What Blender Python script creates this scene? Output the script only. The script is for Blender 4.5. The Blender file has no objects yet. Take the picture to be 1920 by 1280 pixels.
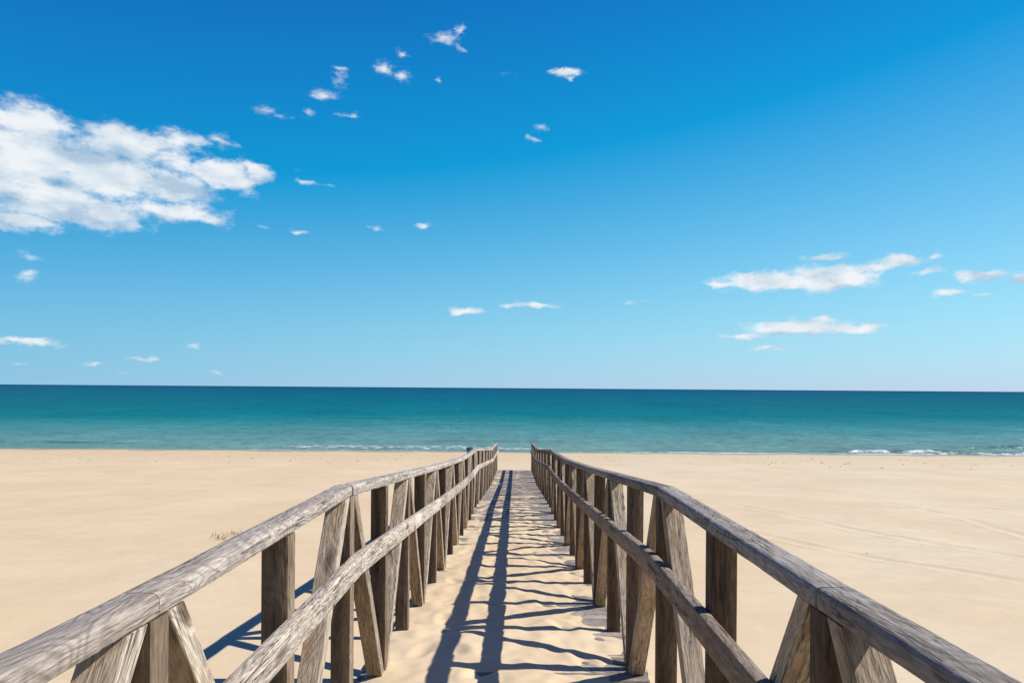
import bpy, math, random
import numpy as np
from mathutils import Vector, Matrix

R = math.radians
sc = bpy.context.scene
COL = sc.collection
rng = random.Random(7)

# ------------------------------------------------------------------ camera, sky, sun, exposure
EYE = 5.0                       # metres above the sea
cam_d = bpy.data.cameras.new('camera')
cam = bpy.data.objects.new('camera', cam_d)
COL.objects.link(cam)
cam.matrix_world = Matrix.Translation((0, 0, EYE)) @ Matrix.Rotation(R(90), 4, 'X') @ Matrix.Rotation(R(0.42), 4, 'Z')
cam_d.sensor_width = 36.0
cam_d.lens = 24.0
cam_d.shift_x = -7 / 1920
cam_d.shift_y = 87 / 1920
cam_d.clip_start = 0.02
cam_d.clip_end = 60000
sc.camera = cam

SUN_EL, SUN_AZ = 43.4, 88.5     # azimuth clockwise from +Y
sun_d = bpy.data.lights.new('sun', 'SUN')
sun_d.energy = 5.0
sun_d.angle = R(0.5)
sun_d.color = (1.0, 0.945, 0.85)
sun = bpy.data.objects.new('sun', sun_d)
COL.objects.link(sun)
sd = Vector((math.sin(R(SUN_AZ)) * math.cos(R(SUN_EL)), math.cos(R(SUN_AZ)) * math.cos(R(SUN_EL)), math.sin(R(SUN_EL))))
sun.rotation_euler = sd.to_track_quat('Z', 'Y').to_euler()
sun.location = (10, 0, 20)

vs = sc.view_settings
vs.view_transform = 'Standard'
vs.look = 'None'
vs.exposure = 0.35
vs.gamma = 1.0
vs.use_curve_mapping = False
sc.cycles.max_bounces = 6
sc.cycles.diffuse_bounces = 3
sc.cycles.glossy_bounces = 3

w = bpy.data.worlds.new('World')
sc.world = w
w.use_nodes = True
WT = w.node_tree
WT.nodes.clear()


class NT:
    """small helper to write node graphs"""
    def __init__(self, tree): self.t = tree
    def n(self, typ, **kw):
        nd = self.t.nodes.new(typ)
        for k, v in kw.items(): setattr(nd, k, v)
        return nd
    def put(self, sock, v):
        if isinstance(v, bpy.types.NodeSocket): self.t.links.new(v, sock)
        elif v is not None: sock.default_value = v
    def m(self, op, a=None, b=None, c=None, clamp=False):
        nd = self.n('ShaderNodeMath', operation=op, use_clamp=clamp)
        for i, v in enumerate((a, b, c)): self.put(nd.inputs[i], v)
        return nd.outputs[0]
    def v(self, op, a=None, b=None, c=None, out=0):
        nd = self.n('ShaderNodeVectorMath', operation=op)
        for i, x in enumerate((a, b, c)):
            if x is not None: self.put(nd.inputs[i], x)
        return nd.outputs[out]
    def xyz(self, a=0, b=0, c=0):
        nd = self.n('ShaderNodeCombineXYZ')
        for i, x in enumerate((a, b, c)): self.put(nd.inputs[i], x)
        return nd.outputs[0]
    def sep(self, a):
        nd = self.n('ShaderNodeSeparateXYZ'); self.put(nd.inputs[0], a); return nd.outputs
    def noise(self, vec, scale=5, detail=3, rough=0.5, dist=0, out=0):
        nd = self.n('ShaderNodeTexNoise')
        self.put(nd.inputs['Vector'], vec); self.put(nd.inputs['Scale'], scale)
        nd.inputs['Detail'].default_value = detail; nd.inputs['Roughness'].default_value = rough
        nd.inputs['Distortion'].default_value = dist
        return nd.outputs[out]
    def mix(self, f, a, b, mode='MIX'):
        nd = self.n('ShaderNodeMix', data_type='RGBA', blend_type=mode)
        self.put(nd.inputs[0], f); self.put(nd.inputs[6], a); self.put(nd.inputs[7], b)
        return nd.outputs[2]
    def rng(self, v, a, b, c=0, d=1, smooth=True):
        nd = self.n('ShaderNodeMapRange', interpolation_type='SMOOTHSTEP' if smooth else 'LINEAR')
        self.put(nd.inputs[0], v)
        for i, x in zip((1, 2, 3, 4), (a, b, c, d)): self.put(nd.inputs[i], x)
        return nd.outputs[0]
    def ramp(self, f, stops):
        nd = self.n('ShaderNodeValToRGB')
        cr = nd.color_ramp
        while len(cr.elements) < len(stops): cr.elements.new(0.5)
        for e, (p, c) in zip(cr.elements, stops): e.position = p; e.color = (*c, 1)
        self.put(nd.inputs[0], f)
        return nd.outputs[0]
    def bump(self, h, strength=1, dist=0.01, normal=None):
        nd = self.n('ShaderNodeBump')
        nd.inputs['Strength'].default_value = strength; nd.inputs['Distance'].default_value = dist
        self.put(nd.inputs['Height'], h)
        if normal is not None: self.put(nd.inputs['Normal'], normal)
        return nd.outputs[0]


g = NT(WT)
sky = g.n('ShaderNodeTexSky', sky_type='NISHITA')
sky.sun_disc = False
sky.sun_elevation = R(SUN_EL)
sky.sun_rotation = R(SUN_AZ)
sky.altitude = 0
sky.air_density = 1.0
sky.dust_density = 0.6
sky.ozone_density = 3.0
d = g.n('ShaderNodeTexCoord').outputs['Generated']
dx, dy, dz = g.sep(d)
# a clear polarised blue: each channel of the sky gets its own gain and slope, with pale sea air low down
cr_, cg_, cb_ = g.sep(sky.outputs[0])
hyp = g.m('SQRT', g.m('ADD', g.m('MULTIPLY', dx, dx), g.m('MULTIPLY', dy, dy)))
sl = g.m('DIVIDE', dz, g.m('MAXIMUM', hyp, 0.05))
slp = g.m('MAXIMUM', sl, 0.0)
slc = g.m('MINIMUM', slp, 2.2)
def chan(c, A, q, k, m, h, n, s0, off):
    # Nishita sky with this lens's saturation (power and gain), fading into pale sea air near the horizon
    f = g.m('POWER', 2.71828, g.m('MULTIPLY', slp, -1 / s0))
    N = g.m('MULTIPLY', g.m('POWER', g.m('MULTIPLY', c, 0.10), q), g.m('POWER', 2.71828, g.m('MULTIPLY', slc, -k)))
    N = g.m('MULTIPLY', N, g.m('MULTIPLY_ADD', dx, A * m, A))
    v = g.m('ADD', g.m('MULTIPLY', N, g.m('SUBTRACT', 1.0, f)), g.m('MULTIPLY', g.m('MULTIPLY_ADD', dx, n, h), f))
    return g.m('MAXIMUM', g.m('SUBTRACT', v, off), 0.007)
skycol = g.xyz(chan(cr_, .436, .437, 1.026, .38, .600, .204, .162, .186), chan(cg_, .851, .15, 2.242, .392, .620, .099, .085, 0.0), chan(cb_, 1.022, .15, .777, .198, .800, .061, .092, 0.0))

# cloud field in azimuth / slope coordinates; repeats mirrored outside the view
az = g.m('ARCTAN2', dx, dy)
az = g.m('SUBTRACT', g.m('PINGPONG', g.m('ADD', az, 0.80 + 1.6 * 4), 1.6), 0.80)
uv = g.xyz(az, sl, 0)
uvn = g.v('MULTIPLY', uv, (1.0, 1.7, 1.0))
warp = g.noise(uvn, 20, 5, 0.62, out=1)
warp = g.v('MULTIPLY', g.v('SUBTRACT', warp, (0.5, 0.5, 0.5)), (0.050, 0.028, 0))
uvw = g.v('ADD', uv, warp)

def pix(px, py):
    xc = (px - 967) / 1280
    z = (727 + 0.0073 * (px - 967) - py) / 1280
    a = math.atan(xc)
    return a, z * math.cos(a), math.cos(a)
#  centre x, centre y, half width, half height (photo pixels), strength
CL = [
    (55, 245, 125, 66, 1.0), (215, 272, 100, 62, 1.1), (-40, 330, 190, 105, 1.1), (330, 268, 110, 34, .8), (405, 265, 55, 14, .7),
    (130, 320, 200, 62, 1.0), (405, 325, 115, 40, 1.2), (478, 325, 45, 26, 1.0), (330, 300, 95, 30, .9), (140, 385, 200, 55, 1.1),
    (300, 392, 135, 38, 1.0), (395, 408, 60, 24, 1.0), (40, 412, 120, 30, 1.0), (190, 420, 70, 25, .8), (465, 365, 50, 14, .55),
    (-190, 300, 170, 120, 1.0), (60, 300, 190, 90, 1.35), (190, 330, 190, 80, 1.3), (110, 380, 190, 60, 1.35), (300, 350, 150, 50, 1.2), (230, 270, 120, 48, 1.2), (420, 330, 90, 34, 1.35), (330, 395, 110, 32, 1.25), (50, 228, 115, 50, 1.35), (215, 264, 92, 50, 1.3),
    (832, 74, 44, 15, .72), (858, 58, 15, 22, .75), (862, 88, 18, 8, .5),
    (716, 126, 26, 18, .75), (752, 140, 26, 14, .6), (745, 102, 20, 8, .5), (632, 152, 17, 24, .6), (605, 174, 40, 12, .72), (640, 124, 14, 7, .45),
    (498, 208, 30, 14, .6), (530, 220, 20, 8, .45), (648, 216, 28, 9, .6), (575, 212, 16, 12, .4),
    (1060, 136, 42, 15, 1.15), (1063, 150, 10, 12, .7), (955, 138, 22, 6, .4), (822, 151, 8, 8, .5), (1014, 243, 20, 9, .55), (992, 260, 12, 6, .45),
    (545, 320, 25, 12, .4), (573, 341, 20, 9, .6), (620, 347, 24, 6, .35), (563, 437, 20, 9, .65), (788, 421, 17, 9, .75), (700, 424, 14, 6, .5), (500, 428, 18, 6, .4),
    (48, 482, 34, 17, .6), (55, 517, 34, 12, .65), (20, 512, 12, 6, .3),
    (876, 580, 42, 13, 1.0), (1003, 574, 66, 10, .9), (950, 576, 30, 8, .5),
    (1440, 527, 145, 22, 1.3), (1560, 520, 135, 33, 1.4), (1640, 500, 110, 17, .9), (1550, 485, 50, 13, .9), (1360, 532, 50, 13, 1.0),
    (1725, 512, 42, 11, 1.0), (1740, 485, 28, 9, .9), (1545, 484, 52, 12, 1.1), (1690, 490, 70, 14, 1.2), (1835, 519, 58, 18, 1.4), (1925, 520, 55, 22, 1.5), (1790, 546, 70, 10, .95), (1840, 550, 24, 7, .7),
    (1500, 614, 140, 20, 1.3), (1600, 612, 85, 14, 1.2), (1400, 628, 75, 7, .8), (1555, 602, 40, 10, .9), (1445, 652, 50, 8, .85),
    (50, 640, 95, 11, 1.0), (-40, 640, 100, 14, 1.0), (258, 673, 50, 9, .85), (190, 678, 50, 6, .45), (235, 703, 28, 7, .6), (360, 650, 24, 6, .5), (40, 684, 14, 4, .4), (405, 697, 26, 5, .45),
    (1215, 565, 40, 6, .3),
]
D = None
for (cx, cy, rx, ry, a) in CL:
    u0, v0, c0 = pix(cx, cy)
    ru, rv = rx / 1280 * c0 * c0, ry / 1280 * c0
    q = g.v('LENGTH', g.v('MULTIPLY_ADD', uvw, (1 / ru, 1 / rv, 0), (-u0 / ru, -v0 / rv, 0)), out=1)
    s = g.m('MULTIPLY_ADD', q, -a, a)
    D = s if D is None else g.m('MAXIMUM', D, s)
nz = g.noise(uvn, 46, 8, 0.64)
vo = g.n('ShaderNodeTexVoronoi', feature='SMOOTH_F1')
g.put(vo.inputs['Vector'], g.v('MULTIPLY', uvw, (30, 46, 1))); vo.inputs['Scale'].default_value = 1; vo.inputs['Smoothness'].default_value = .35
puff = g.m('SUBTRACT', 0.48, vo.outputs['Distance'])
nzl = g.noise(uvn, 13, 5, 0.55)
nzo = g.noise(g.v('ADD', uvn, (0.010, 0.018, 0)), 13, 5, 0.55)
Dn = g.m('ADD', D, g.m('ADD', g.m('MULTIPLY', g.m('SUBTRACT', nz, 0.5), 1.5), g.m('MULTIPLY', puff, 0.55)))
alpha = g.m('MULTIPLY', g.rng(Dn, 0.06, 0.80), g.rng(D, 0.0, 0.75, 0.55, 1.0))
lit = g.m('ADD', 0.68, g.m('MULTIPLY', g.m('SUBTRACT', nzl, nzo), 3.4))
# greyer undersides of the thick lobes
SH = None
for (cx, cy, rx, ry, a) in [(150, 285, 130, 34, .9), (110, 402, 190, 34, 1.0), (5, 368, 70, 26, .8), (330, 352, 120, 20, .7), (300, 415, 90, 22, .6), (1500, 543, 190, 10, .6), (1480, 626, 130, 8, .7), (1060, 146, 34, 8, .6)]:
    u0, v0, c0 = pix(cx, cy)
    ru, rv = rx / 1280 * c0 * c0, ry / 1280 * c0
    q = g.v('LENGTH', g.v('MULTIPLY_ADD', uvw, (1 / ru, 1 / rv, 0), (-u0 / ru, -v0 / rv, 0)), out=1)
    s = g.m('MULTIPLY_ADD', q, -a, a)
    SH = s if SH is None else g.m('MAXIMUM', SH, s)
SH = g.rng(g.m('ADD', SH, g.m('MULTIPLY', g.m('SUBTRACT', nzl, 0.5), 1.2)), 0.0, 0.8)
lit = g.m('SUBTRACT', lit, g.m('MULTIPLY', SH, 0.75))
lit = g.m('ADD', lit, g.m('MULTIPLY', puff, 0.45))
lit = g.m('ADD', lit, g.m('MULTIPLY', g.m('SUBTRACT', nz, 0.5), 0.5), clamp=True)
ccol = g.ramp(lit, [(0.0, (0.46, 0.60, 0.75)), (0.42, (0.68, 0.77, 0.85)), (1.0, (0.89, 0.92, 0.95))])
final = g.mix(g.m('MULTIPLY', alpha, 0.96), skycol, ccol)
bg = g.n('ShaderNodeBackground')
g.put(bg.inputs[0], g.v('MULTIPLY', final, (10.0, 10.0, 10.0)))
bg.inputs[1].default_value = 0.0785
out = g.n('ShaderNodeOutputWorld')
WT.links.new(bg.outputs[0], out.inputs[0])
w.cycles.sampling_method = 'MANUAL'
w.cycles.sample_map_resolution = 512


# ------------------------------------------------------------------ helpers
def tag(o, label=None, cat=None, group=None, kind=None):
    if label: o['label'] = label
    if cat: o['category'] = cat
    if group: o['group'] = group
    if kind: o['kind'] = kind
    return o

def mat(name):
    m = bpy.data.materials.new(name)
    m.use_nodes = True
    m.node_tree.nodes.clear()
    t = NT(m.node_tree)
    o = t.n('ShaderNodeOutputMaterial')
    p = t.n('ShaderNodeBsdfPrincipled')
    t.t.links.new(p.outputs[0], o.inputs[0])
    return m, t, p

def mesh_obj(name, verts, faces, material, parent=None, smooth=False):
    me = bpy.data.meshes.new(name)
    me.from_pydata([tuple(v) for v in verts], [], faces)
    me.update()
    if smooth: me.polygons.foreach_set('use_smooth', [True] * len(me.polygons))
    me.materials.append(material)
    o = bpy.data.objects.new(name, me)
    COL.objects.link(o)
    if parent: o.parent = parent
    return o

def grid_obj(name, X, Y, Z, material, parent=None, attrs=None):
    """X, Y, Z are (ny, nx) arrays"""
    ny, nx = X.shape
    co = np.stack([X, Y, Z], -1).reshape(-1, 3).astype(np.float32)
    i = np.arange(ny * nx).reshape(ny, nx)
    q = np.stack([i[:-1, :-1], i[:-1, 1:], i[1:, 1:], i[1:, :-1]], -1).reshape(-1, 4)
    me = bpy.data.meshes.new(name)
    me.vertices.add(len(co)); me.vertices.foreach_set('co', co.ravel())
    me.loops.add(q.size); me.loops.foreach_set('vertex_index', q.ravel().astype(np.int32))
    me.polygons.add(len(q))
    me.polygons.foreach_set('loop_start', np.arange(0, q.size, 4, dtype=np.int32))
    me.polygons.foreach_set('use_smooth', np.ones(len(q), dtype=bool))
    me.update(calc_edges=True)
    for k, a in (attrs or {}).items():
        at = me.attributes.new(k, 'FLOAT', 'POINT')
        at.data.foreach_set('value', a.ravel().astype(np.float32))
    me.materials.append(material)
    o = bpy.data.objects.new(name, me)
    COL.objects.link(o)
    if parent: o.parent = parent
    return o

_P = np.random.RandomState(3).permutation(512)
_P = np.concatenate([_P, _P, _P])
_G = np.random.RandomState(5).uniform(0, 2 * np.pi, 512)
def perlin(x, y, seed=0):
    x = np.asarray(x, float) + seed * 17.13; y = np.asarray(y, float) + seed * 31.7
    xi = np.floor(x).astype(int); yi = np.floor(y).astype(int)
    xf = x - xi; yf = y - yi
    u = xf * xf * xf * (xf * (xf * 6 - 15) + 10); v = yf * yf * yf * (yf * (yf * 6 - 15) + 10)
    def gr(ix, iy, fx, fy):
        h = _G[_P[(_P[ix & 511] + iy) & 511]]
        return np.cos(h) * fx + np.sin(h) * fy
    a = gr(xi, yi, xf, yf); b = gr(xi + 1, yi, xf - 1, yf)
    c = gr(xi, yi + 1, xf, yf - 1); dd = gr(xi + 1, yi + 1, xf - 1, yf - 1)
    return (a + u * (b - a)) + v * ((c + u * (dd - c)) - (a + u * (b - a)))
def fbm(x, y, oct=4, seed=0, gain=0.5):
    s, a, f = 0, 1, 1
    for k in range(oct):
        s = s + a * perlin(x * f, y * f, seed + k * 3); a *= gain; f *= 2.03
    return s

# ------------------------------------------------------------------ shape of the place (all depths are below the eye)
RY = [-40, -2, 1.465, 3.2, 4.93, 6.66, 8.39, 10.1, 11.86, 13.6, 22.25, 29.2, 40]
RD = [.44, .44, .495, .51, .66, .81, .95, 1.08, 1.19, 1.265, 2.04, 2.40, 2.9]
def rail_d(y): return float(np.interp(y, RY, RD))       # underside of the top rail
H = 1.11                                               # rail underside above deck
DD = [1.60, 1.60, 1.60] + [d_ + H for d_ in RD[3:]]
def deck_z(y): return EYE - float(np.interp(y, RY, DD))
XL, XR = -0.76, 0.685                                   # inner faces of the posts
PW = 0.09
YA0, DYP = 1.465, 0.866                                  # first A-post ahead of the camera, post pitch
K0, K1 = -6, 32
Y_END = 29.2
Y_WATER = 53.4

GY = [-400, 0, 3.2, 4.93, 8.39, 10.1, 11.86, 13.6, 22.25, 29.2, 34, 42, 50, Y_WATER, 60, 80, 200]
GD = [0.2, 1.65, 1.68, 1.81, 2.12, 2.25, 2.37, 2.45, 3.21, 3.58, 3.91, 4.36, 4.80, 5.0, 5.5, 6.4, 9.0]
def ground_z(X, Y):
    z = EYE - np.interp(Y, GY, GD)
    side = np.clip((np.abs(X) - 1.0) / 3.0, 0, 1)
    land = np.clip((Y_WATER - 4 - Y) / 12, 0, 1)
    near = np.clip(1 - np.abs(Y) / 60, 0, 1) * np.clip(1 - np.abs(X) / 80, 0, 1)
    z = z + side * land * (0.07 * fbm(X / 5.5, Y / 7, 3, 1) + 0.10 * perlin(X / 17, Y / 21, 8))
    z = z + (0.25 + 0.75 * side) * land * near * (0.016 * fbm(X / 1.1, Y / 0.75, 3, 4) + 0.004 * fbm(X / .22, Y / .16, 2, 9))
    z = z + 0.035 * perlin(X / 9, Y / 3.2, 6) * np.clip((Y - 35) / 15, 0, 1)      # uneven waterline
    # old wheel tracks in the sand on the right
    for (x0, y0, x1, y1, bow) in ((8.9, 17.6, 7.9, 9.6, .25), (10.6, 17.6, 9.6, 9.8, .25), (3.2, 14.5, 5.7, 6.6, -.3), (4.9, 16.2, 7.3, 7.4, -.3), (13.0, 26.0, 15.5, 15.0, .4), (6.0, 27.0, 9.5, 22.0, .3)):
        t = (Y - y1) / (y0 - y1)
        xc = x1 + (x0 - x1) * t + bow * 4 * t * (1 - t) + 0.05 * perlin(Y / 1.3, Y * 0 + bow, 2)
        m = np.clip(t * 6, 0, 1) * np.clip((1 - t) * 6, 0, 1)
        dd = np.abs(X - xc)
        z = z + m * (-0.016 * np.exp(-(dd / .10) ** 2) + 0.010 * np.exp(-((dd - .19) / .07) ** 2)) * (0.6 + 1.2 * perlin(X * 1.5, Y * 1.2, 12) + .3 * perlin(X * 9, Y * 9, 14))
    return z

# ------------------------------------------------------------------ materials
def sand_material():
    m, t, p = mat('dry_sand')
    co = t.n('ShaderNodeNewGeometry').outputs['Position']
    big = t.noise(t.v('MULTIPLY', co, (.25, .35, .3)), 1, 4, .55)
    mid = t.noise(t.v('MULTIPLY', co, (1.2, 2.4, 1)), 1, 4, .6)
    fine = t.noise(co, 220, 2, .7)
    col = t.mix(t.rng(big, .35, .65), (.72, .545, .36, 1), (.76, .60, .42, 1))
    col = t.mix(t.rng(mid, .25, .8, 0, .35), col, (.60, .455, .305, 1))
    col = t.mix(t.m('MULTIPLY', t.rng(fine, .35, .75), .18), col, (.45, .33, .21, 1))
    # damp, coarser sand and shell grit towards the water
    y = t.sep(co)[1]
    edge = t.m('ADD', y, t.m('MULTIPLY', t.m('SUBTRACT', big, .5), 9))
    col = t.mix(t.rng(edge, 33, 47, 0, .45), col, (.62, .47, .30, 1))
    grit = t.noise(t.v('MULTIPLY', co, (3, 1.1, 1)), 1, 5, .75)
    gm = t.m('MULTIPLY', t.rng(grit, .58, .72), t.m('MULTIPLY', t.rng(edge, 30, 38), t.rng(edge, 49, 43)))
    col = t.mix(t.m('MULTIPLY', gm, .45), col, (.36, .25, .15, 1))
    wet = t.rng(t.m('ADD', y, t.m('MULTIPLY', t.m('SUBTRACT', big, .5), 9)), Y_WATER - 3.2, Y_WATER - 1.6)
    col = t.mix(t.m('MULTIPLY', wet, .55), col, (.30, .22, .14, 1))
    col = t.mix(1.0, col, (.83, .835, .80, 1), 'MULTIPLY')
    col = t.mix(t.rng(t.m('ADD', t.sep(co)[0], t.m('MULTIPLY', t.m('SUBTRACT', big, .5), 6)), -1.0, 7.0), col, t.mix(1.0, col, (1.0, 1.04, 1.10, 1), 'MULTIPLY'))
    t.put(p.inputs['Base Color'], col)
    t.put(p.inputs['Roughness'], t.m('SUBTRACT', .95, t.m('MULTIPLY', wet, .5)))
    p.inputs['Specular IOR Level'].default_value = .25
    rip = t.noise(t.v('MULTIPLY', co, (3.2, 9, 6)), 1, 3, .5)
    lump = t.noise(t.v('MULTIPLY', co, (9, 12, 10)), 1, 4, .6)
    n = t.bump(rip, .6, .012)
    n = t.bump(lump, .5, .008, n)
    n = t.bump(t.noise(co, 420, 2, .6), .45, .0015, n)
    t.put(p.inputs['Normal'], n)
    return m
SAND = sand_material()

def wood_material(name, brown, brown2, silver, amount, grain=1.0):
    m, t, p = mat(name)
    tc = t.n('ShaderNodeTexCoord').outputs['Object']
    inf = t.n('ShaderNodeObjectInfo')
    rnd = inf.outputs['Random']
    co = t.v('ADD', tc, t.xyz(t.m('MULTIPLY', rnd, 37), t.m('MULTIPLY', rnd, 91), t.m('MULTIPLY', rnd, 53)))
    low = t.noise(t.v('MULTIPLY', co, (2.6, 7.5, 7.5)), 1, 3, .42, .5)
    rings = t.m('MULTIPLY_ADD', t.m('SINE', t.m('MULTIPLY', low, 105 * grain)), .5, .5)
    rings = t.m('POWER', rings, 1.8)
    fib = t.noise(t.v('MULTIPLY', co, (14, 210, 210)), 1, 4, .75)
    mid = t.noise(t.v('MULTIPLY', co, (4.5, 30, 30)), 1, 4, .7, .4)
    crack_n = t.noise(t.v('MULTIPLY', co, (1.6, 46, 46)), 1, 4, .65, .3)
    crack = t.rng(t.m('ABSOLUTE', t.m('SUBTRACT', crack_n, .47)), 0, .020, 1, 0)
    crack = t.m('MULTIPLY', crack, t.rng(t.noise(t.v('MULTIPLY', co, (2, 6, 6)), 1, 2, .5), .44, .52))
    # knots
    vor = t.n('ShaderNodeTexVoronoi', feature='F1')
    t.put(vor.inputs['Vector'], t.v('MULTIPLY', co, (2.0, 6, 6))); vor.inputs['Scale'].default_value = 1
    knot = t.rng(vor.outputs['Distance'], .06, .17, 1, 0)
    patch = t.noise(t.v('MULTIPLY', co, (2.5, 7, 7)), 1, 4, .6)
    col = t.mix(t.rng(mid, .3, .7), (*brown, 1), (*brown2, 1))
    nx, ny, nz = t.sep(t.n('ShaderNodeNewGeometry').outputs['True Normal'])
    # decades of weather bleach the upper faces; sunward faces painted paler as if sunlit
    age_sunlit = t.m('ADD', t.m('MAXIMUM', t.m('MULTIPLY', t.rng(nz, .1, .8), .45), t.m('MULTIPLY', t.rng(nx, .5, .95), .85)), t.m('ADD', amount, t.m('MULTIPLY', t.m('SUBTRACT', patch, .5), 2.0)), clamp=True)
    age_sunlit = t.m('ADD', age_sunlit, t.m('MULTIPLY', t.m('SUBTRACT', rnd, .5), .3), clamp=True)
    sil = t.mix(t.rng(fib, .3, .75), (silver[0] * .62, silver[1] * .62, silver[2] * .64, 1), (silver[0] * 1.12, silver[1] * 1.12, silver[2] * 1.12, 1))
    col = t.mix(age_sunlit, col, sil)
    col = t.mix(t.m('MULTIPLY', rings, .48), col, t.mix(.62, col, (.03, .022, .018, 1)))
    col = t.mix(t.rng(fib, .62, .30, 0, .40), col, (.06, .045, .035, 1))
    col = t.mix(t.m('MULTIPLY', knot, .75), col, (.10, .055, .03, 1))
    col = t.mix(t.m('MULTIPLY', crack, .9), col, (.02, .016, .013, 1))
    br = t.m('MULTIPLY_ADD', rnd, .32, .66)
    col = t.mix(1.0, col, t.xyz(br, br, br), 'MULTIPLY')
    t.put(p.inputs['Base Color'], col)
    p.inputs['Roughness'].default_value = .82
    p.inputs['Specular IOR Level'].default_value = .3
    n = t.bump(rings, .5, .0022)
    n = t.bump(fib, .9, .0035, n)
    n = t.bump(t.m('SUBTRACT', mid, crack), .8, .005, n)
    t.put(p.inputs['Normal'], n)
    return m
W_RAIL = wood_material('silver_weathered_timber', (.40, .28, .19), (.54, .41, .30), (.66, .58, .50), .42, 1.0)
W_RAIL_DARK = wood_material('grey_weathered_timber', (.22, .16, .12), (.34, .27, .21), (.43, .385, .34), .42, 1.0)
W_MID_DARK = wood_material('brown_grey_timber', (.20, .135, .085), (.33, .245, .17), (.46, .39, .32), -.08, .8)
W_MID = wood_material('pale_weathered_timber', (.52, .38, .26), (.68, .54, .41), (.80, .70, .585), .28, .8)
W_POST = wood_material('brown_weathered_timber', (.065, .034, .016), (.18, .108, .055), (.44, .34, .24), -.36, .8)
W_BRACE = wood_material('brace_timber', (.36, .22, .11), (.56, .41, .26), (.74, .63, .50), .02, .9)
W_DECK = wood_material('deck_timber', (.36, .27, .185), (.48, .38, .28), (.52, .46, .42), .35, .8)

# ------------------------------------------------------------------ beach and sea
def axis(parts):
    """parts: list of (start, stop, step) runs joined into one ascending axis"""
    a = []
    for s, e, st in parts: a += list(np.arange(s, e - 1e-6, st))
    return np.array(a + [parts[-1][1]])
def geo(s, e, n): return list(s * (e / s) ** (np.arange(n) / (n - 1)))
xa = axis([(1.0, 10, .05), (10, 24, .12), (24, 60, .5)])
xa = np.concatenate([xa[:-1], geo(60, 9000, 34)])
xc = np.arange(-.95, .96, .05)
gx = np.concatenate([-xa[::-1], xc, xa])
gy = np.concatenate([np.array([-3000, -1200, -400, -150, -60, -25, -10, -6]), axis([(-4, 1, .2), (1, 20, .05), (20, 60, .16)]), np.array([66, 80, 120, 200, 500])])
X, Y = np.meshgrid(gx, gy)
Z = ground_z(X, Y)
beach = grid_obj('beach', X, Y, Z, SAND)
tag(beach, 'pale sandy beach sloping down to the sea on both sides of the wooden walkway', kind='structure')

def sea_material():
    m, t, p = mat('sea_water')
    co = t.n('ShaderNodeNewGeometry').outputs['Position']
    x, y, z = t.sep(co)
    lg = t.m('LOGARITHM', t.m('MAXIMUM', y, 1), 10)
    streak = t.noise(t.v('MULTIPLY', co, (.006, .035, 1)), 1, 4, .6)
    streak2 = t.noise(t.v('MULTIPLY', co, (.03, .16, 1)), 1, 4, .6)
    drift = t.noise(t.v('MULTIPLY', co, (.012, .004, 1)), 1, 2, .5)
    lg = t.m('ADD', lg, t.m('MULTIPLY', t.m('SUBTRACT', drift, .5), .22))
    lg = t.m('ADD', lg, t.m('MULTIPLY', t.m('SUBTRACT', streak, .5), .12))
    col = t.ramp(t.rng(lg, 1.70, 3.6, 0, 1, False), [
        (0.0, (.16, .30, .27)), (.06, (.115, .29, .30)), (.14, (.035, .235, .260)), (.20, (.003, .175, .215)),
        (.36, (.001, .135, .195)), (.60, (.001, .105, .185)), (1.0, (.001, .075, .165))])
    col = t.mix(t.rng(streak2, .35, .7, 0, .35), col, t.mix(1.0, col, (1.6, 1.35, 1.3, 1), 'MULTIPLY'))
    chop = t.noise(t.v('MULTIPLY', co, (.05, .016, 1)), 1, 10, .8)
    chop2 = t.noise(t.v('MULTIPLY', co, (.8, .22, 1)), 1, 5, .75)
    cv = t.m('ADD', t.m('ADD', .08, t.m('MULTIPLY', chop, 1.1)), t.m('MULTIPLY', chop2, .74))
    col = t.mix(.85, col, t.xyz(cv, cv, cv), 'MULTIPLY')
    fc = t.n('ShaderNodeAttribute', attribute_name='face').outputs['Fac']
    col = t.mix(t.m('MULTIPLY', fc, .8), col, (.022, .10, .15, 1))
    fo = t.n('ShaderNodeAttribute', attribute_name='foam').outputs['Fac']
    fn = t.noise(t.v('MULTIPLY', co, (1.3, 2.6, 1)), 1, 7, .8)
    foam = t.rng(t.m('ADD', fo, t.m('MULTIPLY', t.m('SUBTRACT', fn, .5), 2.6)), .50, .95)
    n1 = t.noise(t.v('MULTIPLY', co, (.55, 1.1, 1)), 1, 5, .65)
    n2 = t.noise(t.v('MULTIPLY', co, (.07, .17, 1)), 1, 4, .6)
    n = t.bump(n2, 1.0, 1.6)
    n = t.bump(n1, 1.0, .35, n)
    # wind-roughened water: mostly the colour of the water body, a little sky in the wave faces
    dif = t.n('ShaderNodeBsdfDiffuse'); t.put(dif.inputs[0], t.mix(foam, t.mix(1.0, col, (.78, .78, .78, 1), 'MULTIPLY'), (.68, .70, .72, 1))); t.put(dif.inputs['Normal'], n)
    glo = t.n('ShaderNodeBsdfGlossy'); glo.inputs[0].default_value = (1, 1, 1, 1); glo.inputs['Roughness'].default_value = .22; t.put(glo.inputs['Normal'], n)
    mx = t.n('ShaderNodeMixShader'); t.put(mx.inputs[0], t.m('MULTIPLY', t.m('SUBTRACT', 1.0, foam), .05))
    t.t.links.new(dif.outputs[0], mx.inputs[1]); t.t.links.new(glo.outputs[0], mx.inputs[2])
    outn = [q for q in t.t.nodes if q.type == 'OUTPUT_MATERIAL'][0]
    t.t.links.new(mx.outputs[0], outn.inputs[0]); t.t.nodes.remove(p)
    return m
SEA = sea_material()
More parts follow.
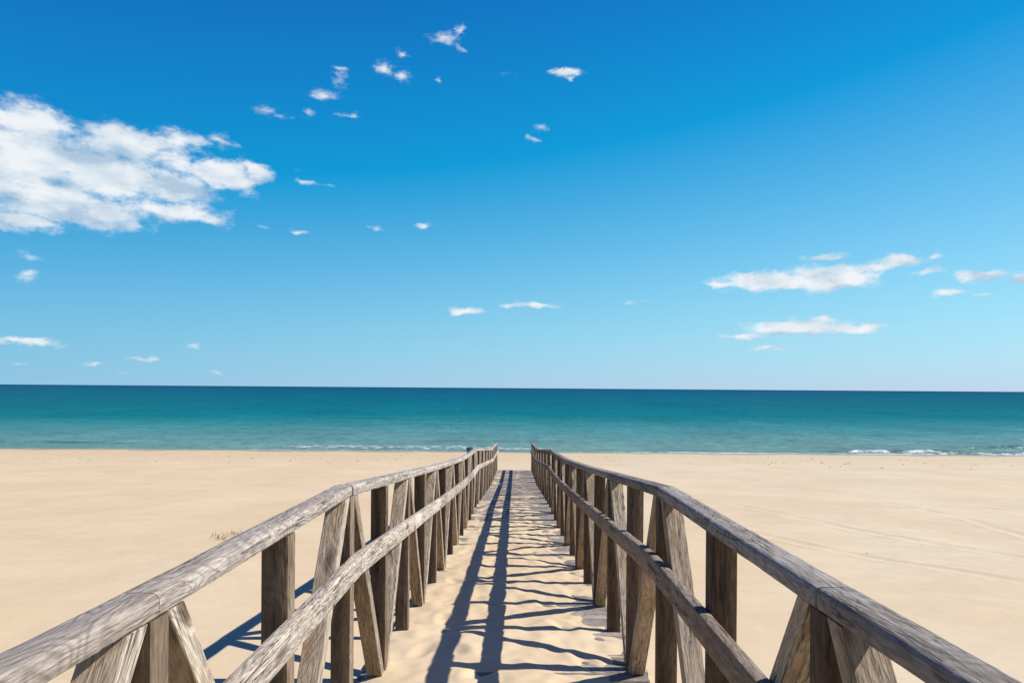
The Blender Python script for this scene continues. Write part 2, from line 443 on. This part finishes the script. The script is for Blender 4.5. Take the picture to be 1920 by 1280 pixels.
sy = np.concatenate([axis([(49.5, 70, .12), (70, 120, .35), (120, 260, 1.2)]), geo(264, 20000, 70)])
sx_n = np.concatenate([np.arange(-45, 45.01, .22)])
sxo = np.array(geo(45.6, 16000, 110))
sx = np.concatenate([-sxo[::-1], sx_n, sxo])
X, Y = np.meshgrid(sx, sy)
near = np.clip((260 - Y) / 160, 0, 1)
near *= np.clip((700 - np.abs(X)) / 500, 0, 1)
dsh = Y - Y_WATER
amp = np.clip(dsh / 6, .12, 1) * near
wv = amp * (0.055 * fbm(X / 5, Y / 1.5, 3, 2) + 0.05 * np.sin(Y * 1.15 + 2.2 * perlin(X / 14, Y / 9, 5)) * np.clip(perlin(X / 22, Y / 8, 11) + .45, 0, 1))
foam = np.zeros_like(X)
face = np.zeros_like(X)
# three small breakers rolling in, each with a foam crest over part of its length
def breaker(yc, h, x0, x1, soft, wob, seed, fcrest):
    global wv, foam
    c = yc + wob * perlin(X / 16, X * 0 + seed, seed) + .25 * perlin(X / 2.5, X * 0, seed + 1)
    m = np.clip((X - x0) / soft, 0, 1) * np.clip((x1 - X) / soft, 0, 1)
    s = Y - c
    prof = np.where(s < 0, np.exp(-(s / .45) ** 2), np.exp(-(s / 1.5) ** 2))
    wv = wv + h * m * prof
    face[:] = np.maximum(face, min(1.0, h * 3.6) * m * np.exp(-((s + .15) / .6) ** 2) * np.clip(.7 + perlin(X / 4, Y / 2, seed + 7), 0, 1.2))
    foam = np.maximum(foam, fcrest * m * np.exp(-((s + .35) / .55) ** 2) * (.75 + .6 * perlin(X / 1.6, Y / 2, seed + 4)))
breaker(55.0, .20, 24.5, 37, 3, .35, 21, 1.0)
breaker(54.6, .14, 30, 64, 5, .4, 28, .95)
breaker(60.5, .32, 36, 90, 10, .7, 22, .25)
breaker(56.0, .10, -20.5, -2, 3, .5, 23, .78)
breaker(57.6, .08, -22, 4, 5, .6, 26, .6)
breaker(58.8, .16, -70, -29, 8, .6, 24, .15)
breaker(64, .10, -14, 12, 8, .8, 25, .2)
# swash foam along the very edge
edge = Y_WATER + .55 + .35 * perlin(X / 6, X * 0 + 3.3, 31) + .2 * perlin(X / 1.5, X * 0 + 5, 33)
pres = np.clip(.62 + .9 * perlin(X / 11, X * 0 + 1.7, 35), 0, 1)
pres = np.where(X < -21, pres * .25, pres)
pres = np.where(X > 12, np.clip(pres + .25, 0, 1), pres)
foam = np.maximum(foam, .9 * pres * np.exp(-((Y - edge) / .5) ** 2))
strip = np.clip((X + 22) / 4, 0, 1) * np.clip((7 - X) / 5, 0, 1)
foam = np.maximum(foam, .64 * strip * np.exp(-((Y - 56.3) / 1.9) ** 2))
sea = grid_obj('sea', X, Y, wv, SEA, attrs={'foam': foam, 'face': face})
tag(sea, 'turquoise sea turning deep blue towards the horizon with small foam lines at the shore', kind='structure')

# ------------------------------------------------------------------ timber pieces
def timber(name, A, B, up, wdt, hgt, m, parent, planeA=None, planeB=None, cr=.004, top_r=None, step=None, jit=0.0, seed=0):
    """a straight timber from A to B (Vectors on its centre line). up: direction of its height. End planes (point, normal) cut it."""
    A = Vector(A); B = Vector(B)
    ax = (B - A).normalized()
    sd_ = Vector(up).cross(ax).normalized()
    upv = ax.cross(sd_).normalized()
    # section, counter-clockwise: list of (s, u)
    sec = []
    hw, hh = wdt / 2, hgt / 2
    for (sx_, sy_, r0) in ((1, -1, cr), (1, 1, top_r or cr), (-1, 1, top_r or cr), (-1, -1, cr)):
        n = 5 if (r0 > .012) else (3 if r0 > .003 else 2)
        base = {(1, -1): -90, (1, 1): 0, (-1, 1): 90, (-1, -1): 180}[(sx_, sy_)]
        for k in range(n):
            a = R(base + 90 * k / (n - 1))
            sec.append((sx_ * (hw - r0) + r0 * math.cos(a), sy_ * (hh - r0) + r0 * math.sin(a)))
    L = (B - A).length
    nr = max(2, int(L / step) + 1) if step else 2
    planeA = planeA or (A, ax); planeB = planeB or (B, ax)
    rj = random.Random(seed * 131 + 5)
    verts, faces = [], []
    ns = len(sec)
    ts = []
    for (s, u) in sec:
        P = A + sd_ * s + upv * u
        t0 = (planeA[0] - P).dot(planeA[1]) / ax.dot(planeA[1])
        t1 = (planeB[0] - P).dot(planeB[1]) / ax.dot(planeB[1])
        ts.append((t0, t1))
    ph = [rj.uniform(0, 6.28) for _ in range(6)]
    for i in range(nr):
        f = i / (nr - 1)
        for j, (s, u) in enumerate(sec):
            t0, t1 = ts[j]
            tt = t0 + (t1 - t0) * f
            k = 1.0
            if jit:
                e = min(1, 12 * min(f, 1 - f) + .25)
                k = 1 + e * jit * (math.sin(tt * 5.1 + ph[0] + j * .35) + .6 * math.sin(tt * 13 + ph[1] + j * .9) + .5 * math.sin(tt * 31 + ph[2] + j * 1.7) + rj.uniform(-.6, .6))
            verts.append((tt, s * k, u * k))
    for i in range(nr - 1):
        for j in range(ns):
            j2 = (j + 1) % ns
            faces.append((i * ns + j, (i + 1) * ns + j, (i + 1) * ns + j2, i * ns + j2))
    faces.append(tuple(range(ns)))
    faces.append(tuple((nr - 1) * ns + j for j in reversed(range(ns))))
    # reverse if needed so that normals face outwards
    faces = [tuple(reversed(fc)) for fc in faces]
    me = bpy.data.meshes.new(name)
    me.from_pydata(verts, [], faces)
    me.update()
    me.polygons.foreach_set('use_smooth', [True] * (len(faces) - 2) + [False] * 2)
    try: me.set_sharp_from_angle(angle=R(38))
    except Exception: pass
    me.materials.append(m)
    o = bpy.data.objects.new(name, me)
    COL.objects.link(o)
    M = Matrix.Identity(4)
    for r_ in range(3):
        M[r_][0] = ax[r_]; M[r_][1] = sd_[r_]; M[r_][2] = upv[r_]; M[r_][3] = A[r_]
    if parent:
        o.parent = parent
        o.matrix_parent_inverse = Matrix.Identity(4)
        M = parent.matrix_basis.inverted() @ M
    o.matrix_basis = M
    return o

def empty(name, loc):
    e = bpy.data.objects.new(name, None)
    e.empty_display_size = .3
    e.location = loc
    COL.objects.link(e)
    return e

def yk(k): return YA0 + DYP * k
def Rz(y): return EYE - rail_d(y)                         # z of the underside of the top rail

def railing(side, label):
    s = -1 if side < 0 else 1
    off = 0.0 if s < 0 else 0.08
    yk = lambda k: YA0 + off + DYP * k
    xi = XL if s < 0 else XR
    xo = xi + s * PW
    xm = (xi + xo) / 2
    root = empty('wooden_railing', (xm, yk(0), deck_z(yk(0))))
    tag(root, label, 'railing', 'railings along both edges of the boardwalk')
    rj = random.Random(11 if s < 0 else 29)
    Zv = Vector((0, 0, 1))
    TH, MW, MH = .050, .044, .100
    seedn = 100 if s < 0 else 300
    for k in range(K0, K1 + 1):
        y = yk(k)
        # the post, cut to the slope of the rail above it
        zt = Rz(y); zb = deck_z(y) - .16
        sl_ = (Rz(y + .04) - Rz(y - .04)) / .08
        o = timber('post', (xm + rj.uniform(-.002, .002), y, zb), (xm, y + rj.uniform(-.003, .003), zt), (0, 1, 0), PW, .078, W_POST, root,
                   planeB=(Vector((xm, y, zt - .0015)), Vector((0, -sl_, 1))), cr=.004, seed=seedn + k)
    # top rails and mid rails between the A posts
    ks = list(range(K0, K1 + 1, 2))
    for a, b in zip(ks[:-1], ks[1:]):
        ya, yb = yk(a), yk(b)
        ga = .0015
        if s > 0 and 22.0 < ya < 22.5: ya += .34
        za, zb = Rz(ya) + TH / 2, Rz(yb) + TH / 2
        dj = rj.uniform(-.004, .004)
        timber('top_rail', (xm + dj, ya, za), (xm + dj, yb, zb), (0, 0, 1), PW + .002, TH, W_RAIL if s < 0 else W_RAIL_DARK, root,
               planeA=(Vector((xm, ya + ga, za)), Vector((0, 1, rj.uniform(-.06, .06)))), planeB=(Vector((xm, yb - ga, zb)), Vector((0, 1, 0))),
               cr=.008, top_r=.019 if s < 0 else .015, step=.03, jit=.013, seed=seedn + 40 + a)
        ya = yk(a)
        xmid = xi - s * (MW / 2 + .001)
        zc = lambda y: Rz(y) - .27 - MH / 2
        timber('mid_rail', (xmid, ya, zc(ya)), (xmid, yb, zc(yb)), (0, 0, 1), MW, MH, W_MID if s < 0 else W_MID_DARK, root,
               planeA=(Vector((xmid, ya + ga, 0)), Vector((0, 1, 0))), planeB=(Vector((xmid, yb - ga, 0)), Vector((0, 1, 0))),
               cr=.007, top_r=.009, step=.08, jit=.006, seed=seedn + 90 + a)
    # braces: from the foot of each V post up to the head of the A posts on both sides
    for k in range(K0 + 1, K1 + 1, 2):
        for dr in (-1, 1):
            kk = k + dr
            if kk < K0 or kk > K1: continue
            yv, ya = yk(k), yk(kk)
            wcut = .074
            zbot = deck_z(yv + dr * .06) + .012 + rj.uniform(-.004, .006)
            ztop = Rz(ya - dr * .06) - .002
            c0 = Vector((xm, yv + dr * (.041 + wcut / 2), zbot)); c1 = Vector((xm, ya - dr * (.041 + wcut / 2), ztop))
            ax = (c1 - c0).normalized()
            thick = wcut * abs(ax.z)
            slr = (Rz(ya) - Rz(ya - dr * .1)) / (dr * .1)
            timber('brace', c0, c1, (0, 1, 0), PW - .004, thick, W_BRACE, root,
                   planeA=(c0, Vector((0, 0, 1))), planeB=(c1, Vector((0, -slr, 1))), cr=.003, seed=seedn + 200 + k * 3 + dr)
            # bolt heads near the top of the brace, on the face towards the walkway side
    return root
rl = railing(-1, 'silvery wooden railing with sunlit inner faces, along the left edge of the boardwalk')
rr = railing(1, 'darker wooden railing with shaded inner faces, along the right edge of the boardwalk')

# ------------------------------------------------------------------ deck
bw = empty('boardwalk', (0, 0, deck_z(0)))
tag(bw, 'plank boardwalk half buried in blown sand running down to the beach', kind='structure')
PT, PP = .042, .157
xl, xr = XL - PW - .03, XR + PW + .03
# three plank meshes shared by all the planks
protos = []
for v in range(3):
    o = timber('plank', (xl, 0, 0), (xr, 0, 0), (0, 0, 1), PP - .014, PT, W_DECK, None, cr=.004, seed=900 + v, step=.35, jit=.006)
    protos.append(o)
npl = int((Y_END + 4) / PP)
for i in range(npl):
    y = Y_END - PP / 2 - i * PP
    if y < -4: break
    src = protos[i % 3]
    o = src if i < 3 else src.copy()
    if i >= 3: COL.objects.link(o)
    z = deck_z(y) - PT / 2 + rng.uniform(-.002, .0035)
    sl_ = (deck_z(y + .1) - deck_z(y - .1)) / .2
    M = Matrix.Translation((xl + rng.uniform(-.022, .022), y, z)) @ Matrix.Rotation(math.atan(sl_), 4, 'X') @ Matrix.Rotation(rng.uniform(-.0025, .0025), 4, 'Z')
    o.parent = bw
    o.matrix_basis = bw.matrix_basis.inverted() @ M
for xs in (xl + .10, (xl + xr) / 2, xr - .10):
    ysj = [-4, 3.07, 5.07, 8.24, 11.4, 13.4, 22.0, Y_END - .02]
    for a, b in zip(ysj[:-1], ysj[1:]):
        timber('joist', (xs, a, deck_z(a) - PT - .064), (xs, b, deck_z(b) - PT - .064), (0, 0, 1), .07, .12, W_DECK, bw, cr=.003, seed=int(a * 3))

# blown sand lying on the planks: a real sheet that dips below the plank tops where the wood shows
dxs = np.linspace(xl + .005, xr - .005, 86)
dys = axis([(-3.5, 2, .06), (2, 14, .02), (14, Y_END + .25, .035)])
X, Y = np.meshgrid(dxs, dys)
dz0 = EYE - np.interp(Y, RY, DD)
cover = np.interp(Y, [-4, 6, 8.5, 11, 13.2, 14, 20, 28, 30], [.023, .022, .017, .010, .001, .004, -.003, -.004, -.005])
xn = (X - (xl + xr) / 2) / ((xr - xl) / 2)
und = .011 * fbm(X / .40, Y / .50, 3, 41) + .017 * perlin(X / .19, Y / .30, 47) + .008 * perlin(X / .10, Y / .13, 49)
und = 1.08 * und + .016 * perlin(X / 1.3, Y / .9, 53)
# sand banks up in each bay and is swept thin beside the posts on the right
bay = ((Y - YA0) / DYP) % 1.0
lip = np.exp(-(np.minimum(bay, 1 - bay) / .045) ** 2)
edge_r = np.clip((X - .25) / .5, 0, 1)
edge_l = np.clip((-.45 - X) / .4, 0, 1)
hs = cover + und - .012 * lip - edge_r * (.022 + .02 * perlin(X / .5, Y / .5, 61)) - edge_l * (.006 + .02 * perlin(X / .4, Y / .6, 63))
# a few old footprints
fr = random.Random(5)
for _ in range(26):
    fx, fy = fr.uniform(-.6, .5), fr.uniform(2.5, 11.5)
    if abs(fx + .1) < .1: continue
    a = fr.uniform(-.5, .5)
    u = (X - fx) * math.cos(a) + (Y - fy) * math.sin(a); v = -(X - fx) * math.sin(a) + (Y - fy) * math.cos(a)
    q = (u / .05) ** 2 + (v / .12) ** 2
    hs = hs - .013 * np.exp(-q) + .005 * np.exp(-((np.sqrt(q) - 1.7) / .5) ** 2)
ends = np.clip((Y - (Y_END + .02)) / .08, 0, 1)
hs = hs - ends * .12
drift = grid_obj('sand_drift', X, Y, dz0 + hs, SAND)
tag(drift, 'thin rippled blown sand lying over the boardwalk planks', kind='stuff')

# ------------------------------------------------------------------ dry grass beside the left railing
def grass(name, cx, cy, rx, ry, n, h, label, seed):
    m, t, p = GRASS
    rj = random.Random(seed)
    V, F = [], []
    for _ in range(n):
        a = rj.uniform(0, 6.28); r_ = math.sqrt(rj.random())
        x = cx + rx * r_ * math.cos(a); y = cy + ry * r_ * math.sin(a)
        z = float(ground_z(np.array([x]), np.array([y]))[0]) - .01
        hh = h * rj.uniform(.35, 1.1); lean = rj.uniform(.1, .9) * hh; b = rj.uniform(0, 6.28); ww = rj.uniform(.002, .0045)
        c, s = math.cos(b), math.sin(b)
        i = len(V)
        V += [(x - s * ww, y + c * ww, z), (x + s * ww, y - c * ww, z), (x + c * lean * .4 - s * ww * .8, y + s * lean * .4 + c * ww * .8, z + hh * .6),
              (x + c * lean * .4 + s * ww * .8, y + s * lean * .4 - c * ww * .8, z + hh * .6), (x + c * lean, y + s * lean, z + hh * .92)]
        F += [(i, i + 1, i + 3, i + 2), (i + 2, i + 3, i + 4)]
    o = mesh_obj(name, V, F, m)
    tag(o, label, kind='stuff')
GRASS = mat('dry_grass')
t_, p_ = GRASS[1], GRASS[2]
gn = t_.noise(t_.n('ShaderNodeNewGeometry').outputs['Position'], 14, 2, .5)
t_.put(p_.inputs['Base Color'], t_.mix(t_.rng(gn, .35, .65), (.20, .17, .09, 1), (.42, .35, .22, 1)))
p_.inputs['Roughness'].default_value = .9
grass('dry_grass', -4.05, 10.1, .42, .45, 230, .085, 'wispy dry beach grass on the sand just beyond the near left handrail', 1)
grass('dry_grass', -4.45, 17.4, .42, .3, 70, .12, 'faint tuft of dry beach grass on the sand beyond the bend in the left handrail', 2)

# ------------------------------------------------------------------ bits of shell, reed and weed on the beach
rd = random.Random(21)
V, F = [], []
def bit(x, y, L, wd, h):
    z = float(ground_z(np.array([x]), np.array([y]))[0])
    a = rd.uniform(0, 3.14); c, sn = math.cos(a), math.sin(a)
    i = len(V)
    for (u, v, q) in ((-1, -.6, 0), (.7, -1, 0), (1, .7, 0), (-.8, 1, 0), (-.5, -.3, 1), (.5, -.4, .8), (.6, .4, 1), (-.4, .5, .7)):
        u *= L * rd.uniform(.7, 1.2); v *= wd * rd.uniform(.7, 1.2)
        V.append((x + c * u - sn * v, y + sn * u + c * v, z - .004 + q * h))
    for f_ in ((0, 1, 5, 4), (1, 2, 6, 5), (2, 3, 7, 6), (3, 0, 4, 7), (4, 5, 6, 7)): F.append(tuple(i + k for k in f_))
for _ in range(300):
    y = rd.gauss(39, 2.6) if rd.random() < .7 else rd.gauss(46, 1.5)
    x = rd.uniform(-34, 34)
    if y < Y_WATER - 3 and abs(x) > .8: bit(x, y, rd.uniform(.02, .13), rd.uniform(.012, .04), rd.uniform(.01, .03))
for _ in range(150):
    x = rd.choice((-1, 1)) * rd.uniform(1.6, 18); y = rd.uniform(5, 33)
    bit(x, y, rd.uniform(.008, .03), rd.uniform(.005, .014), rd.uniform(.004, .012))
DEB = mat('dry_weed')
dn = DEB[1].noise(DEB[1].n('ShaderNodeNewGeometry').outputs['Position'], 3, 2, .5)
DEB[1].put(DEB[2].inputs['Base Color'], DEB[1].mix(DEB[1].rng(dn, .4, .6), (.17, .125, .08, 1), (.34, .27, .19, 1)))
DEB[2].inputs['Roughness'].default_value = .9
tag(mesh_obj('beach_debris', V, F, DEB[0]), 'scattered specks of dry weed and shell lying on the beach sand', kind='stuff')

# ------------------------------------------------------------------ blue litter bin near the water
def lathe(name, prof, n, m, parent, loc):
    V, F = [], []
    for (r_, z) in prof:
        for k in range(n):
            a = 2 * math.pi * k / n
            V.append((r_ * math.cos(a), r_ * math.sin(a), z))
    for i in range(len(prof) - 1):
        for k in range(n):
            k2 = (k + 1) % n
            F.append((i * n + k, i * n + k2, (i + 1) * n + k2, (i + 1) * n + k))
    F.append(tuple(reversed(range(n)))); F.append(tuple((len(prof) - 1) * n + k for k in range(n)))
    o = mesh_obj(name, V, F, m, parent, smooth=False)
    o.location = loc
    return o
BLUE = mat('blue_plastic')
bn = BLUE[1].noise(BLUE[1].n('ShaderNodeTexCoord').outputs['Object'], 9, 3, .6)
BLUE[1].put(BLUE[2].inputs['Base Color'], BLUE[1].mix(bn, (.004, .045, .13, 1), (.008, .07, .18, 1)))
BLUE[2].inputs['Roughness'].default_value = .45
bx_, by_ = -2.68, 40.0
bz = float(ground_z(np.array([bx_]), np.array([by_]))[0])
binr = empty('litter_bin', (bx_, by_, bz))
tag(binr, 'small dark blue litter bin on the beach beyond the far end of the left railing', 'litter bin')
lathe('bin_post', [(.035, -.2), (.035, .38)], 10, BLUE[0], binr, (0, 0, 0))
lathe('bin_body', [(.09, .36), (.15, .42), (.19, .68), (.205, .72)], 18, BLUE[0], binr, (0, 0, 0))
lathe('bin_rim', [(.205, .715), (.215, .715), (.215, .74), (.17, .745)], 18, BLUE[0], binr, (0, 0, 0))
